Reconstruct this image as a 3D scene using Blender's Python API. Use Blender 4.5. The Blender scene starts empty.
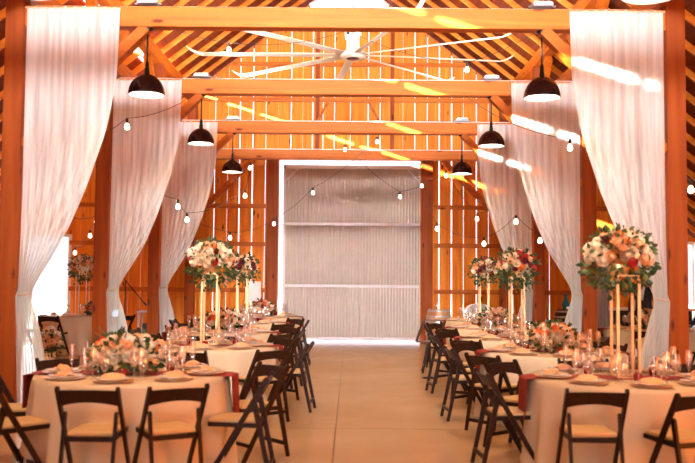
import bpy, math, random
from math import sin, cos, pi, radians as R, sqrt
from mathutils import Vector, Matrix
random.seed(7)
S = bpy.context.scene
COL = S.collection

# ------------------------------------------------------------------ materials
def nodes(name):
    m = bpy.data.materials.new(name); m.use_nodes = True
    nt = m.node_tree; b = nt.nodes['Principled BSDF']
    return m, nt, b
def mat(name, col, rough=.6, metal=0, noise=0, nscale=8, bump=0, sheen=0, coat=0, stretch=(1, 1, 1), spec=.5):
    m, nt, b = nodes(name)
    b.inputs['Roughness'].default_value = rough
    b.inputs['Metallic'].default_value = metal
    b.inputs['Specular IOR Level'].default_value = spec
    b.inputs['Coat Weight'].default_value = coat
    c = (*col, 1)
    b.inputs['Base Color'].default_value = c
    if noise or bump:
        tc = nt.nodes.new('ShaderNodeTexCoord'); mp = nt.nodes.new('ShaderNodeMapping')
        mp.inputs['Scale'].default_value = stretch
        n = nt.nodes.new('ShaderNodeTexNoise'); n.inputs['Scale'].default_value = nscale; n.inputs['Detail'].default_value = 4
        nt.links.new(tc.outputs['Object'], mp.inputs['Vector']); nt.links.new(mp.outputs['Vector'], n.inputs['Vector'])
        if noise:
            r = nt.nodes.new('ShaderNodeValToRGB')
            r.color_ramp.elements[0].position = .3; r.color_ramp.elements[1].position = .7
            r.color_ramp.elements[0].color = (*[max(0, x*(1-noise)) for x in col], 1)
            r.color_ramp.elements[1].color = (*[min(1, x*(1+noise*.6)) for x in col], 1)
            nt.links.new(n.outputs['Fac'], r.inputs['Fac']); nt.links.new(r.outputs['Color'], b.inputs['Base Color'])
        if bump:
            bp = nt.nodes.new('ShaderNodeBump'); bp.inputs['Strength'].default_value = bump; bp.inputs['Distance'].default_value = .02
            nt.links.new(n.outputs['Fac'], bp.inputs['Height']); nt.links.new(bp.outputs['Normal'], b.inputs['Normal'])
    return m
def wood(name, c1, c2, axis='z', rough=.55, knots=True, scale=1.0):
    """timber: long grain along one axis, a few dark knots"""
    m, nt, b = nodes(name)
    L = nt.links.new
    b.inputs['Roughness'].default_value = rough; b.inputs['Specular IOR Level'].default_value = .2
    tc = nt.nodes.new('ShaderNodeTexCoord'); mp = nt.nodes.new('ShaderNodeMapping')
    st = {'x': (.5, 9, 9), 'y': (9, .5, 9), 'z': (9, 9, .5)}[axis]
    mp.inputs['Scale'].default_value = [s*scale for s in st]
    L(tc.outputs['Object'], mp.inputs['Vector'])
    n = nt.nodes.new('ShaderNodeTexNoise'); n.inputs['Scale'].default_value = 1.2; n.inputs['Detail'].default_value = 5; n.inputs['Distortion'].default_value = .6
    L(mp.outputs['Vector'], n.inputs['Vector'])
    r = nt.nodes.new('ShaderNodeValToRGB')
    r.color_ramp.elements[0].position = .3; r.color_ramp.elements[1].position = .72
    r.color_ramp.elements[0].color = (*c2, 1); r.color_ramp.elements[1].color = (*c1, 1)
    L(n.outputs['Fac'], r.inputs['Fac'])
    out = r.outputs['Color']
    if knots:
        mp2 = nt.nodes.new('ShaderNodeMapping')
        mp2.inputs['Scale'].default_value = {'x': (1.3, 4, 4), 'y': (4, 1.3, 4), 'z': (4, 4, 1.3)}[axis]
        L(tc.outputs['Object'], mp2.inputs['Vector'])
        v = nt.nodes.new('ShaderNodeTexVoronoi'); v.inputs['Scale'].default_value = 1.1
        L(mp2.outputs['Vector'], v.inputs['Vector'])
        r2 = nt.nodes.new('ShaderNodeValToRGB')
        r2.color_ramp.elements[0].position = .07; r2.color_ramp.elements[1].position = .14
        r2.color_ramp.elements[0].color = (.3, .18, .12, 1); r2.color_ramp.elements[1].color = (1, 1, 1, 1)
        L(v.outputs['Distance'], r2.inputs['Fac'])
        mx = nt.nodes.new('ShaderNodeMix'); mx.data_type = 'RGBA'; mx.blend_type = 'MULTIPLY'; mx.inputs['Factor'].default_value = 1
        L(out, mx.inputs['A']); L(r2.outputs['Color'], mx.inputs['B']); out = mx.outputs['Result']
    L(out, b.inputs['Base Color'])
    return m
def emit(name, col, st):
    m = bpy.data.materials.new(name); m.use_nodes = True; nt = m.node_tree
    nt.nodes.clear(); e = nt.nodes.new('ShaderNodeEmission'); o = nt.nodes.new('ShaderNodeOutputMaterial')
    e.inputs['Color'].default_value = (*col, 1); e.inputs['Strength'].default_value = st
    nt.links.new(e.outputs[0], o.inputs[0]); return m
def cloth(name, col, trans=.25, see=0.0):
    m = bpy.data.materials.new(name); m.use_nodes = True; nt = m.node_tree; nt.nodes.clear()
    N = nt.nodes.new; L = nt.links.new
    d = N('ShaderNodeBsdfDiffuse'); t = N('ShaderNodeBsdfTranslucent'); p = N('ShaderNodeBsdfTransparent')
    d.inputs['Color'].default_value = (*col, 1); t.inputs['Color'].default_value = (*col, 1)
    m1 = N('ShaderNodeMixShader'); m1.inputs[0].default_value = trans
    L(d.outputs[0], m1.inputs[1]); L(t.outputs[0], m1.inputs[2])
    o = N('ShaderNodeOutputMaterial')
    if see:
        m2 = N('ShaderNodeMixShader'); m2.inputs[0].default_value = see
        L(m1.outputs[0], m2.inputs[1]); L(p.outputs[0], m2.inputs[2])
        # woven vertical threads: density of the sheer varies across its width
        tc = N('ShaderNodeTexCoord'); mp = N('ShaderNodeMapping'); mp.inputs['Scale'].default_value = (16, 16, .5)
        n = N('ShaderNodeTexNoise'); n.inputs['Scale'].default_value = 1.0; n.inputs['Detail'].default_value = 2
        mr = N('ShaderNodeMapRange'); mr.inputs['From Min'].default_value = .3; mr.inputs['From Max'].default_value = .7
        mr.inputs['To Min'].default_value = see*.1; mr.inputs['To Max'].default_value = see*2.4
        L(tc.outputs['Object'], mp.inputs[0]); L(mp.outputs[0], n.inputs['Vector']); L(n.outputs['Fac'], mr.inputs['Value']); L(mr.outputs[0], m2.inputs[0])
        L(m2.outputs[0], o.inputs[0])
    else: L(m1.outputs[0], o.inputs[0])
    return m
def glassy(name, tint=(1, 1, 1), refl=.12, body=.08):
    m = bpy.data.materials.new(name); m.use_nodes = True; nt = m.node_tree; nt.nodes.clear()
    N = nt.nodes.new; L = nt.links.new
    p = N('ShaderNodeBsdfTransparent'); p.inputs[0].default_value = (*tint, 1)
    g = N('ShaderNodeBsdfGlossy'); g.inputs['Roughness'].default_value = .08; g.inputs[0].default_value = (1, 1, 1, 1)
    lw = N('ShaderNodeLayerWeight'); lw.inputs[0].default_value = .35
    mr = N('ShaderNodeMapRange'); mr.inputs['To Min'].default_value = refl; mr.inputs['To Max'].default_value = .75
    L(lw.outputs['Facing'], mr.inputs['Value'])
    x = N('ShaderNodeMixShader'); L(mr.outputs[0], x.inputs[0]); L(p.outputs[0], x.inputs[1]); L(g.outputs[0], x.inputs[2])
    o = N('ShaderNodeOutputMaterial'); L(x.outputs[0], o.inputs[0]); return m

OR1, OR2 = (.60, .165, .014), (.43, .092, .006)
M = {}
for a in 'xyz':
    M['beam_'+a] = wood('timber_'+a, OR1, OR2, a)
M['post'] = wood('post_timber', (.36, .072, .006), (.23, .036, .003), 'z')
M['board'] = wood('board_siding', (.90, .315, .032), (.68, .17, .012), 'z', rough=.7)
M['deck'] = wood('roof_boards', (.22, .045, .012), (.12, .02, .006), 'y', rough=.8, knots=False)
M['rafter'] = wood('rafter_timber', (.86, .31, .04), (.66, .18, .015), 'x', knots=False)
M['dark'] = wood('chair_wood', (.034, .010, .004), (.015, .005, .002), 'z', rough=.45, knots=False, scale=3)
M['pad'] = mat('seat_vinyl', (.62, .40, .17), .5)
M['linen'] = cloth('table_linen', (.74, .57, .37), .12)
M['rust'] = mat('rust_cloth', (.30, .018, .006), .8, noise=.25, nscale=20)
M['peach'] = mat('napkin_linen', (.80, .42, .20), .8)
M['gold'] = mat('gold_metal', (.88, .60, .30), .38, .8)
M['charger'] = mat('charger_gold', (.80, .50, .24), .35, .6)
M['china'] = mat('china', (.82, .74, .66), .2)
M['glass'] = glassy('clear_glass', refl=.24)
M['bronze'] = mat('dark_bronze', (.055, .03, .028), .14, .9)
M['shade_in'] = mat('shade_inner_white', (.9, .88, .85), .5)
M['bulb'] = emit('bulb_glow', (1, .80, .55), 9)
M['lampglow'] = emit('lamp_disc_glow', (1, .86, .72), 5)
M['black'] = mat('black_plastic', (.012, .012, .013), .45)
M['blackmetal'] = mat('black_metal', (.02, .018, .017), .35, .8)
M['cable'] = mat('cable_rubber', (.02, .015, .012), .6)
M['steel'] = mat('white_steel', (.78, .77, .78), .4)
M['fan'] = mat('fan_cream', (.86, .80, .70), .4)
M['galv'] = mat('galvanised_sheet', (.57, .48, .39), .5, .2, noise=.08, nscale=2)
M['sheer'] = cloth('sheer_voile', (.92, .95, .93), .40, .17)
M['green1'] = mat('leaf_dark', (.025, .055, .010), .5, noise=.5, nscale=30)
M['green2'] = mat('leaf_light', (.10, .13, .022), .5, noise=.3, nscale=30)
ROSE = {'cream': mat('petal_cream', (.88, .66, .42), .6), 'peach': mat('petal_peach', (.90, .44, .20), .6), 'orange': mat('petal_orange', (.85, .20, .03), .6),
        'red': mat('petal_red', (.50, .02, .015), .6), 'wine': mat('petal_wine', (.16, .008, .015), .6), 'white': mat('petal_white', (.90, .78, .62), .6)}
M['barrel'] = wood('barrel_oak', (.62, .34, .15), (.42, .20, .08), 'z', knots=False)
M['barrel_dark'] = wood('barrel_old_oak', (.07, .035, .02), (.04, .02, .012), 'z', knots=False)
M['hoop'] = mat('barrel_hoop', (.45, .45, .46), .4, .8)
M['white'] = mat('white_paint', (.86, .84, .82), .5)
M['frost'] = glassy('tinted_pane', (.74, .82, .84), .06)
M['blue'] = mat('turquoise_glaze', (.02, .20, .26), .25)
M['suit'] = mat('black_suit', (.012, .012, .016), .8)
M['shirt'] = mat('white_shirt', (.8, .78, .76), .7)
M['skin'] = mat('skin', (.50, .24, .14), .5)
M['hair'] = mat('dark_hair', (.02, .012, .008), .5)
M['wax'] = mat('candle_wax', (.9, .84, .74), .5)
M['redglass'] = mat('red_votive', (.25, .01, .01), .15)
M['glow'] = emit('flame_glow', (1, .55, .2), 8)
M['blueglow'] = emit('spot_lens_glow', (.6, .75, 1), 2)
M['curtaingrey'] = cloth('grey_fabric', (.40, .33, .30), .2)
# polished concrete
def floor_mat():
    m, nt, b = nodes('polished_concrete'); L = nt.links.new; N = nt.nodes.new
    tc = N('ShaderNodeTexCoord'); n = N('ShaderNodeTexNoise'); n.inputs['Scale'].default_value = .55; n.inputs['Detail'].default_value = 6
    L(tc.outputs['Object'], n.inputs['Vector'])
    r = N('ShaderNodeValToRGB'); r.color_ramp.elements[0].position = .35; r.color_ramp.elements[1].position = .7
    r.color_ramp.elements[0].color = (.52, .33, .165, 1); r.color_ramp.elements[1].color = (.60, .41, .235, 1)
    L(n.outputs['Fac'], r.inputs['Fac']); L(r.outputs['Color'], b.inputs['Base Color'])
    n2 = N('ShaderNodeTexNoise'); n2.inputs['Scale'].default_value = 2.5; L(tc.outputs['Object'], n2.inputs['Vector'])
    mr = N('ShaderNodeMapRange'); mr.inputs['To Min'].default_value = .16; mr.inputs['To Max'].default_value = .26
    L(n2.outputs['Fac'], mr.inputs['Value']); L(mr.outputs[0], b.inputs['Roughness'])
    return m
M['floor'] = floor_mat()
M['joint'] = mat('floor_joint', (.16, .09, .05), .8)
M['ground'] = mat('pale_gravel', (.7, .69, .68), .9, noise=.1)

# ------------------------------------------------------------------ mesh helpers
class MB:
    def __init__(s): s.v = []; s.f = []; s.sm = []
    def add(s, vs, fs, smooth=False):
        o = len(s.v); s.v += [tuple(v) for v in vs]
        for f in fs: s.f.append([i+o for i in f]); s.sm.append(smooth)
        return s
    def box(s, c, d, rot=None):
        x, y, z = [a/2 for a in d]
        vs = [Vector((i*x, j*y, k*z)) for k in (-1, 1) for j in (-1, 1) for i in (-1, 1)]
        if rot: vs = [rot @ v for v in vs]
        c = Vector(c)
        return s.add([v+c for v in vs], [(0, 2, 3, 1), (4, 5, 7, 6), (0, 1, 5, 4), (2, 6, 7, 3), (0, 4, 6, 2), (1, 3, 7, 5)])
    def bb(s, x0, x1, y0, y1, z0, z1):
        return s.box(((x0+x1)/2, (y0+y1)/2, (z0+z1)/2), (x1-x0, y1-y0, z1-z0))
    def bar(s, a, b, w, t, up=(0, 0, 1)):
        """rectangular bar from a to b, w along the side axis, t along the up axis"""
        a = Vector(a); b = Vector(b); d = (b-a).normalized(); up = Vector(up)
        sd = d.cross(up)
        if sd.length < 1e-4: sd = d.cross(Vector((0, 1, 0)))
        sd.normalize(); u = sd.cross(d).normalized()
        vs = [p + sd*i*w/2 + u*j*t/2 for p in (a, b) for i, j in ((-1, -1), (1, -1), (1, 1), (-1, 1))]
        return s.add(vs, [(0, 1, 2, 3), (7, 6, 5, 4), (0, 4, 5, 1), (1, 5, 6, 2), (2, 6, 7, 3), (3, 7, 4, 0)])
    def tube(s, pts, r, n=8, caps=True):
        pts = [Vector(p) for p in pts]; rs = r if isinstance(r, (list, tuple)) else [r]*len(pts)
        rings = []; prev = None
        for i, p in enumerate(pts):
            d = (pts[min(i+1, len(pts)-1)] - pts[max(i-1, 0)]).normalized()
            if prev is None:
                a = Vector((0, 0, 1)) if abs(d.z) < .9 else Vector((1, 0, 0))
                u = d.cross(a).normalized()
            else: u = (prev - d*prev.dot(d)).normalized()
            prev = u; w = d.cross(u)
            rings.append([p + (u*cos(2*pi*k/n) + w*sin(2*pi*k/n))*rs[i] for k in range(n)])
        vs = [v for g in rings for v in g]; fs = []
        for i in range(len(pts)-1):
            for k in range(n): fs.append((i*n+k, i*n+(k+1) % n, (i+1)*n+(k+1) % n, (i+1)*n+k))
        if caps: fs += [tuple(range(n))[::-1], tuple((len(pts)-1)*n+k for k in range(n))]
        return s.add(vs, fs, True)
    def lathe(s, prof, c=(0, 0, 0), n=24, capb=False, capt=False):
        c = Vector(c); vs = []; fs = []
        for r, z in prof:
            vs += [c + Vector((r*cos(2*pi*k/n), r*sin(2*pi*k/n), z)) for k in range(n)]
        for i in range(len(prof)-1):
            for k in range(n): fs.append((i*n+k, i*n+(k+1) % n, (i+1)*n+(k+1) % n, (i+1)*n+k))
        if capb: fs.append(tuple(range(n))[::-1])
        if capt: fs.append(tuple((len(prof)-1)*n+k for k in range(n)))
        return s.add(vs, fs, True)
    def grid(s, fn, nu, nv, closed_u=False):
        vs = [fn(i/nu, j/nv) for j in range(nv+1) for i in range(nu+(0 if closed_u else 1))]
        w = nu if closed_u else nu+1; fs = []
        for j in range(nv):
            for i in range(nu):
                i2 = (i+1) % w
                fs.append((j*w+i, j*w+i2, (j+1)*w+i2, (j+1)*w+i))
        return s.add(vs, fs, True)
    def xf(s, m):
        s.v = [tuple(m @ Vector(v)) for v in s.v]; return s
    def mesh(s, name, m):
        me = bpy.data.meshes.new(name); me.from_pydata(s.v, [], s.f); me.validate()
        if len(me.polygons) == len(s.sm): me.polygons.foreach_set('use_smooth', s.sm)
        me.materials.append(m if not isinstance(m, str) else M[m]); me.update(); return me
    def build(s, name, m, parent=None, loc=None, bevel=0, thick=0):
        o = bpy.data.objects.new(name, s.mesh(name, m)); COL.objects.link(o)
        if parent: o.parent = parent
        if loc: o.location = loc
        if thick:
            md = o.modifiers.new('thick', 'SOLIDIFY'); md.thickness = thick; md.offset = 0
        if bevel:
            md = o.modifiers.new('bevel', 'BEVEL'); md.width = bevel; md.segments = 2; md.limit_method = 'ANGLE'
        return o
def tag(o, label=None, cat=None, group=None, kind=None):
    if label: o['label'] = label
    if cat: o['category'] = cat
    if group: o['group'] = group
    if kind: o['kind'] = kind
    return o
def empty(name, loc=(0, 0, 0), rz=0, **k):
    o = bpy.data.objects.new(name, None); COL.objects.link(o); o.location = loc; o.rotation_euler = (0, 0, rz); o.empty_display_size = .1
    return tag(o, **k)
def struct(o): o['kind'] = 'structure'; return o
def copy_tree(o, parent=None):
    c = o.copy(); COL.objects.link(c); c.parent = parent
    for ch in o.children: copy_tree(ch, c)
    return c
def place(c, loc, rz, label, group=None, cat=None):
    c.location = loc; c.rotation_euler = (0, 0, rz); c['label'] = label
    if group: c['group'] = group
    if cat: c['category'] = cat
    return c
class Kind:
    """first use hands out the prototype itself, then copies"""
    def __init__(s, root): s.root = root; s.used = False
    def __call__(s):
        if not s.used: s.used = True; return s.root
        return copy_tree(s.root)

# ------------------------------------------------------------------ layout numbers (metres; camera at y=0, far wall at y=21.4)
YW = 21.4; XA = 8.9; YF = -6.0
S0 = 6.365; BAY = 3.675
FR = [S0 + BAY*i for i in range(5)]       # frame planes 6.37 10.04 13.72 17.39 21.07
FR[4] = 21.22
PX = 3.87; PW = .22
TB0, TB1 = 4.52, 4.76                      # tie beam
RIDGE, SL = 9.30, .77
def roof(x): return RIDGE - SL*abs(x)

# ------------------------------------------------------------------ the shell
b = MB(); b.bb(-XA-.1, XA+.1, YF, YW+.12, -.12, 0); fl = struct(b.build('floor', 'floor'))
b = MB()
b.bb(-.055, -.045, YF, YW, 0.0004, .0012)
for y in (3.5, 9.2, 15.0): b.bb(-XA, XA, y-.004, y+.004, 0.0004, .0012)
b.build('floor_joint', 'joint', fl)
b = MB(); b.bb(-30, 30, YF-30, YF, -.2, -.13); b.bb(-30, 30, YW+.12, YW+40, -.2, -.05)
struct(b.build('ground', 'ground'))

DX, DHW, DH = .05, 1.70, 4.46           # rolling door
def px2x(p): return (p-346)/40.2 + .1
gaps = {196.5: .006, 208: .03, 221: .012, 233: .045, 246: .045, 259: .022, 271.5: .006, 284.3: .045, 296: .006, 306: .045, 316.5: .02, 328: .032, 344: .02, 362: .04, 374: .03, 385.3: .042,
        397: .008, 409: .036, 421.5: .03, 433.6: .045, 446: .048, 458: .02, 471: .042, 483: .02, 495: .02}
edges = sorted((px2x(p), w*.62) for p, w in gaps.items())
x = edges[0][0] - .303
while x > -XA: edges.insert(0, (x, .004 + .008*random.random())); x -= .303
x = edges[-1][0] + .303
while x < XA: edges.append((x, .004 + .008*random.random())); x += .303
xs = [-XA] ; 
cuts = [(-XA, 0)] + edges + [(XA, 0)]
b = MB()
def plank(x0, x1, zb):
    dy = random.uniform(-.006, .006)
    if x0 < 0 < x1:
        plank(x0, 0, zb); plank(0, x1, zb); return
    y0, y1 = YW+dy, YW+.03+dy
    t0, t1 = roof(x0)-.02, roof(x1)-.02
    # gable apex opening
    vs = [(x0, y0, zb), (x1, y0, zb), (x1, y1, zb), (x0, y1, zb), (x0, y0, t0), (x1, y0, t1), (x1, y1, t1), (x0, y1, t0)]
    b.add(vs, [(0, 1, 5, 4), (1, 2, 6, 5), (2, 3, 7, 6), (3, 0, 4, 7), (4, 5, 6, 7), (3, 2, 1, 0)])
def capped(x0, x1, zb, zt):
    b.bb(x0, x1, YW, YW+.03, zb, zt)
LD0, LD1, LDH = -7.95, -6.93, 2.56        # bright doorway in the aisle
RD0, RD1, RDH = 8.42, 8.86, 2.5
for (a, wa), (c, wc) in zip(cuts[:-1], cuts[1:]):
    x0, x1 = a+wa/2, c-wc/2
    segs = [(x0, x1)]
    for e0 in (DX-DHW-.06, DX+DHW+.06, LD0, LD1, RD0, RD1, -1.0, 1.0):
        n = []
        for s0, s1 in segs:
            if s0 < e0 < s1: n += [(s0, e0), (e0, s1)]
            else: n.append((s0, s1))
        segs = n
    for s0, s1 in segs:
        m = (s0+s1)/2; zb = 0
        if abs(m-DX) < DHW+.06: zb = DH+.07
        if LD0 < m < LD1: zb = LDH
        if RD0 < m < RD1: zb = RDH
        if abs(m) < 1.0:
            capped(s0, s1, zb, 8.08)
        else: plank(s0, s1, zb)
wb = struct(b.build('wall_back', 'board'))
b = MB()
for z in (3.37, 2.42, 1.28):
    b.bb(-6.9, DX-DHW-.38, YW-.07, YW-.012, z-.055, z+.055); b.bb(DX+DHW+.4, 8.38, YW-.07, YW-.012, z-.055, z+.055)
for z in (6.05, 6.95): b.bb(-(RIDGE-z)/SL+.15, (RIDGE-z)/SL-.15, YW-.07, YW-.012, z-.05, z+.05)
b.build('girt', 'beam_x', wb)
for xx, z0, z1 in ((px2x(311), TB1, 8.0), (px2x(386), TB1, 8.0)):
    b = MB(); b.bb(xx-.05, xx+.05, YW-.13, YW-.072, z0, z1); b.build('stud', 'post', wb)
for sx in (-1, 1):
    b = MB(); b.bar((sx*.45, YW-.1, 6.1), (sx*.85, YW-.1, 5.35), .05, .12, (0, 1, 0)); b.build('brace', 'beam_x', wb)
# side walls, front wall
for sx, nm in ((-1, 'wall_left'), (1, 'wall_right')):
    b = MB(); y = YF; zt = roof(XA)
    while y < YW:
        b.bb(sx*XA if sx > 0 else -XA-.03, XA+.03 if sx > 0 else -XA, y+.006, y+.297, 0, zt+.02); y += .303
    w = struct(b.build(nm, 'board'))
b = MB()
for sx in (-1, 1):
    b.bb(min(sx*2.2, sx*XA), max(sx*2.2, sx*XA), YF-.03, YF, 0, roof(XA))
    b.add([(0, YF, 4.6), (sx*2.2, YF, 4.6), (sx*2.2, YF, roof(XA)), (sx*XA, YF, roof(XA)), (sx*2, YF, roof(2)), (sx*2, YF, 5.8), (0, YF, 5.8), (0, YF, 7.4), (sx*2, YF, 7.4), (0, YF, RIDGE)], [(1, 2, 3, 4, 5), (0, 1, 5, 6), (7, 8, 4, 9)])  # opening high in this unseen gable is made up to suit the fill lamp
struct(b.build('wall_front', 'board'))
# roof: two slopes, each with its rafters
SKY = [(-4.27, -3.94, 3.0, YW-.15)]   # skylight openings (x0,x1,y0,y1) filled below
def roof_side(sx, nm):
    b = MB(); t = .03
    ys = sorted({YF-.4, YW+.3} | {v for s in SKY if s[0]*sx > 0 for v in s[2:4]})
    xsx = sorted({0.0, XA+.5} | {abs(v) for s in SKY if s[0]*sx > 0 for v in s[0:2]})
    for i in range(len(ys)-1):
        for j in range(len(xsx)-1):
            my, mx = (ys[i]+ys[i+1])/2, (xsx[j]+xsx[j+1])/2*sx
            if any(s[0] < mx < s[1] and s[2] < my < s[3] for s in SKY): continue
            x0, x1 = xsx[j]*sx, xsx[j+1]*sx
            vs = [(x, y, roof(x)+dz) for dz in (0, t) for (x, y) in ((x0, ys[i]), (x1, ys[i]), (x1, ys[i+1]), (x0, ys[i+1]))]
            b.add(vs, [(0, 1, 2, 3), (7, 6, 5, 4), (0, 4, 5, 1), (1, 5, 6, 2), (2, 6, 7, 3), (3, 7, 4, 0)])
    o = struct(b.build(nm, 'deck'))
    b = MB(); L = XA
    b.bar((sx*.03, 0, RIDGE-.07), (sx*L, 0, roof(L)-.07), .045, .11)
    me = b.mesh('rafter', 'rafter')
    y = 3.2
    while y < YW-.1:
        r = bpy.data.objects.new('rafter', me); COL.objects.link(r); r.parent = o; r.location = (0, y, 0); y += .76
    return o
FRAME_DESC = ['fifth', 'fourth', 'third', 'second', 'first']   # counted from the far wall
SIDE = {-1: 'bright doorway', 1: 'wine barrel'}

# posts, tie beams, braces, wall plates
for i, y in enumerate(FR):
    last = i == 4
    for sx in (-1, 1):
        b = MB(); b.box((0, 0, (roof(PX)-.4)/2), (PW, PW, roof(PX)-.4))
        o = b.build('timber_post', 'post', loc=(sx*PX, y-(.02 if last else 0), 0), bevel=.008)
        tag(o, f'square timber post in {FRAME_DESC[i]} frame from far wall, {SIDE[sx]} side', 'post', 'nave posts')
    e = empty('tie_beam', (0, y, 0), label=f'long timber tie beam across the {FRAME_DESC[i]} frame from the far wall', cat='beam', group='tie beams')
    b = MB(); b.bb(-PX+PW/2, PX-PW/2, -.09, .09, TB0, TB1); b.build('beam', 'beam_x', e, bevel=.008)
    for sx in (-1, 1):
        b = MB(); b.bar((sx*(PX-PW/2), 0, TB0-1.42), (sx*(PX-PW/2-1.42), 0, TB0), .12, .16, (0, 1, 0)); b.build('knee_brace', 'beam_x', e)
    b = MB(); b.tube([(-PX+.2, .03, TB1+.02), (PX-.2, .03, TB1+.02)], .018, 6); b.build('conduit', 'steel', e)
for i, y in enumerate(FR[:4]):
    for sx in (-1, 1):   # diagonal wind braces from post to the eaves plate, lit broad faces
        b = MB()
        for d in (-1, 1): b.bar((0, d*.11, 5.0), (0, d*1.0, 5.86), .14, .14)
        o = b.build('wind_brace', 'beam_y', loc=(sx*PX, y, 0))
        tag(o, f'pair of wind braces atop {FRAME_DESC[i]} post from far wall, {SIDE[sx]} side', 'brace', 'wind braces')
for sx in (-1, 1):
    b = MB(); b.bb(-.09, .09, YF, YW-.15, roof(PX)-.40, roof(PX)-.16)
    tag(b.build('plate_beam', 'beam_y', loc=(sx*PX, 0, 0)), f'long timber plate beam carrying the rafters, {SIDE[sx]} side', 'beam')
    b = MB(); b.bb(-.06, .06, YF, YW-.15, 4.82, 5.06)
    tag(b.build('girder', 'beam_y', loc=(sx*(PX-.17), 0, 0)), f'lower long timber girder along the posts, {SIDE[sx]} side', 'beam')
b = MB(); b.bb(-.04, .04, YF, YW, RIDGE-.32, RIDGE-.05); tag(b.build('ridge_beam', 'beam_y'), 'long timber ridge beam under the roof peak', 'beam')

# door: corrugated sheet in a steel frame, daylight leaking round it
def door():
    e = empty('door_1', (DX+.07, YW+.10, 0)); struct(e)
    b = MB(); n = 44*6; w = DHW-.03; am = .034
    def fn(u, v):
        x = -w + 2*w*u; ph = (u*44) % 1
        p = 1 if ph < .38 else (1-(ph-.38)/.12 if ph < .5 else (-1 if ph < .88 else -1+(ph-.88)/.06))
        return (x, -am*p, .09 + v*(DH-.14))
    b.grid(fn, n, 1); o = b.build('corrugated_sheet', 'galv', e)
    for p in o.data.polygons: p.use_smooth = False
    b = MB()
    b.bb(-w-.06, -w, -.06, .03, .07, DH-.04); b.bb(w, w+.06, -.06, .03, .07, DH); b.bb(-w-.06, w+.06, -.06, .03, DH-.13, DH-.04); b.bb(-w-.06, w+.06, -.06, .03, .07, .13)
    b.build('door_frame', 'steel', e)
    for z in (2.94, 1.40):
        b = MB(); b.bb(-w, w, -.06, -.02, z-.035, z+.035); b.build('cross_rail', 'steel', e)
    for sx in (-1, 1):
        b = MB(); b.bar((sx*(w-.02), -.04, DH-.42), (sx*(w-.36), -.04, DH-.06), .03, .03); b.build('corner_strut', 'steel', e)
door()
for sx, nm in ((-1, 'trim_1'), (1, 'trim_2')):
    b = MB(); xx = DX+sx*(DHW+.08+.14); b.bb(xx-.14, xx+.14, YW-.14, YW-.002, 0, TB0); struct(b.build(nm, 'post', bevel=.006))
for nm, x0, x1, zh in (('door_2', LD0, LD1, LDH), ('window_2', RD0, RD1, RDH)):
    e = empty(nm, ((x0+x1)/2, YW, 0)); struct(e); hw = (x1-x0)/2
    b = MB(); b.bb(-hw-.07, -hw, -.05, .05, 0, zh+.07); b.bb(hw, hw+.07, -.05, .05, 0, zh+.07) if x1 < 8.8 else None; b.bb(-hw, hw, -.05, .05, zh, zh+.07)
    b.build('frame', 'white', e)
    b = MB(); b.bb(-hw, hw, .0, .008, 0.01, zh); b.build('glass_pane', 'frost', e)
    if nm == 'window_2':
        b = MB()
        for k in (-.06, .07): b.bb(k-.012, k+.012, -.02, .02, 0, zh)
        b.build('glazing_bar', 'steel', e)
e = struct(empty('window_1', (0, YW, 8.08)))
b = MB(); b.bb(-1.0, 1.0, -.04, .03, -.04, .02)
for sx in (-1, 1): b.bar((sx*1.0, 0, roof(1.0)-8.08-.06), (0, 0, RIDGE-8.08-.06), .07, .07)
b.build('frame', 'white', e)

# ------------------------------------------------------------------ drapes
PROF = [(4.72, 1.14), (3.9, 1.12), (3.3, 1.02), (2.6, .80), (2.1, .60), (1.7, .36), (1.42, .17), (1.32, .17), (1.1, .27), (.7, .37), (.02, .46)]
def prof(z):
    for (z0, w0), (z1, w1) in zip(PROF[:-1], PROF[1:]):
        if z1 <= z <= z0:
            t = (z0-z)/(z0-z1); return w0+(w1-w0)*t
    return PROF[-1][1]
def drape(sx, y, label, seed):
    rnd = random.Random(seed); ph = rnd.uniform(0, 6)
    e = empty('sheer_drape', (sx*(PX-PW/2), y-.15, 0), label=label, cat='curtain', group='sheer drapes on the nave posts')
    b = MB()
    fold = 9+rnd.random()
    def fn(u, v):
        # dense rows near the gather
        z = 4.72 + (.02-4.72)*v
        # smoothed width
        w = (prof(min(4.72, z+.14)) + prof(z)*2 + prof(max(.02, z-.14)))/4
        tight = 1-min(1, (w-.17)/.93)
        inner = w
        if z < 1.42: outer = -.02-.05*(1.42-z)/1.4
        else: outer = -.05
        x = outer - (outer+inner)*u if False else outer*(1-u) + (-inner)*u
        am = .006 + .040*tight
        yy = am*sin(fold*2*pi*u + ph + .5*sin(3*u+z)) + .003*sin(31*u+2*ph)
        zz = z
        if v < .001: zz += .012*sin(fold*2*pi*u+ph)
        return (x*(1) if sx > 0 else -x, yy, zz)
    b.grid(fn, 110, 60); b.build('fabric', 'sheer', e)
    b = MB(); b.tube([(-.03*sx, 0, 4.715), (-1.14*sx, 0, 4.715)], .009, 8); b.build('curtain_rod', 'linen', e)
    b = MB()
    pts = [(sx*(-.115-.065*cos(a)), .055*sin(a), 1.37+.012*cos(a)) for a in [2*pi*k/20 for k in range(21)]]
    b.tube(pts, .009, 6); b.build('tie_back', 'linen', e)
    return e
for i, nm in ((1, 'fourth'), (2, 'third'), (3, 'second')):
    for sx in (-1, 1):
        drape(sx, FR[i], f'white sheer drape tied back to {nm} post from far wall, {SIDE[sx]} side', i*10+sx)

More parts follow.
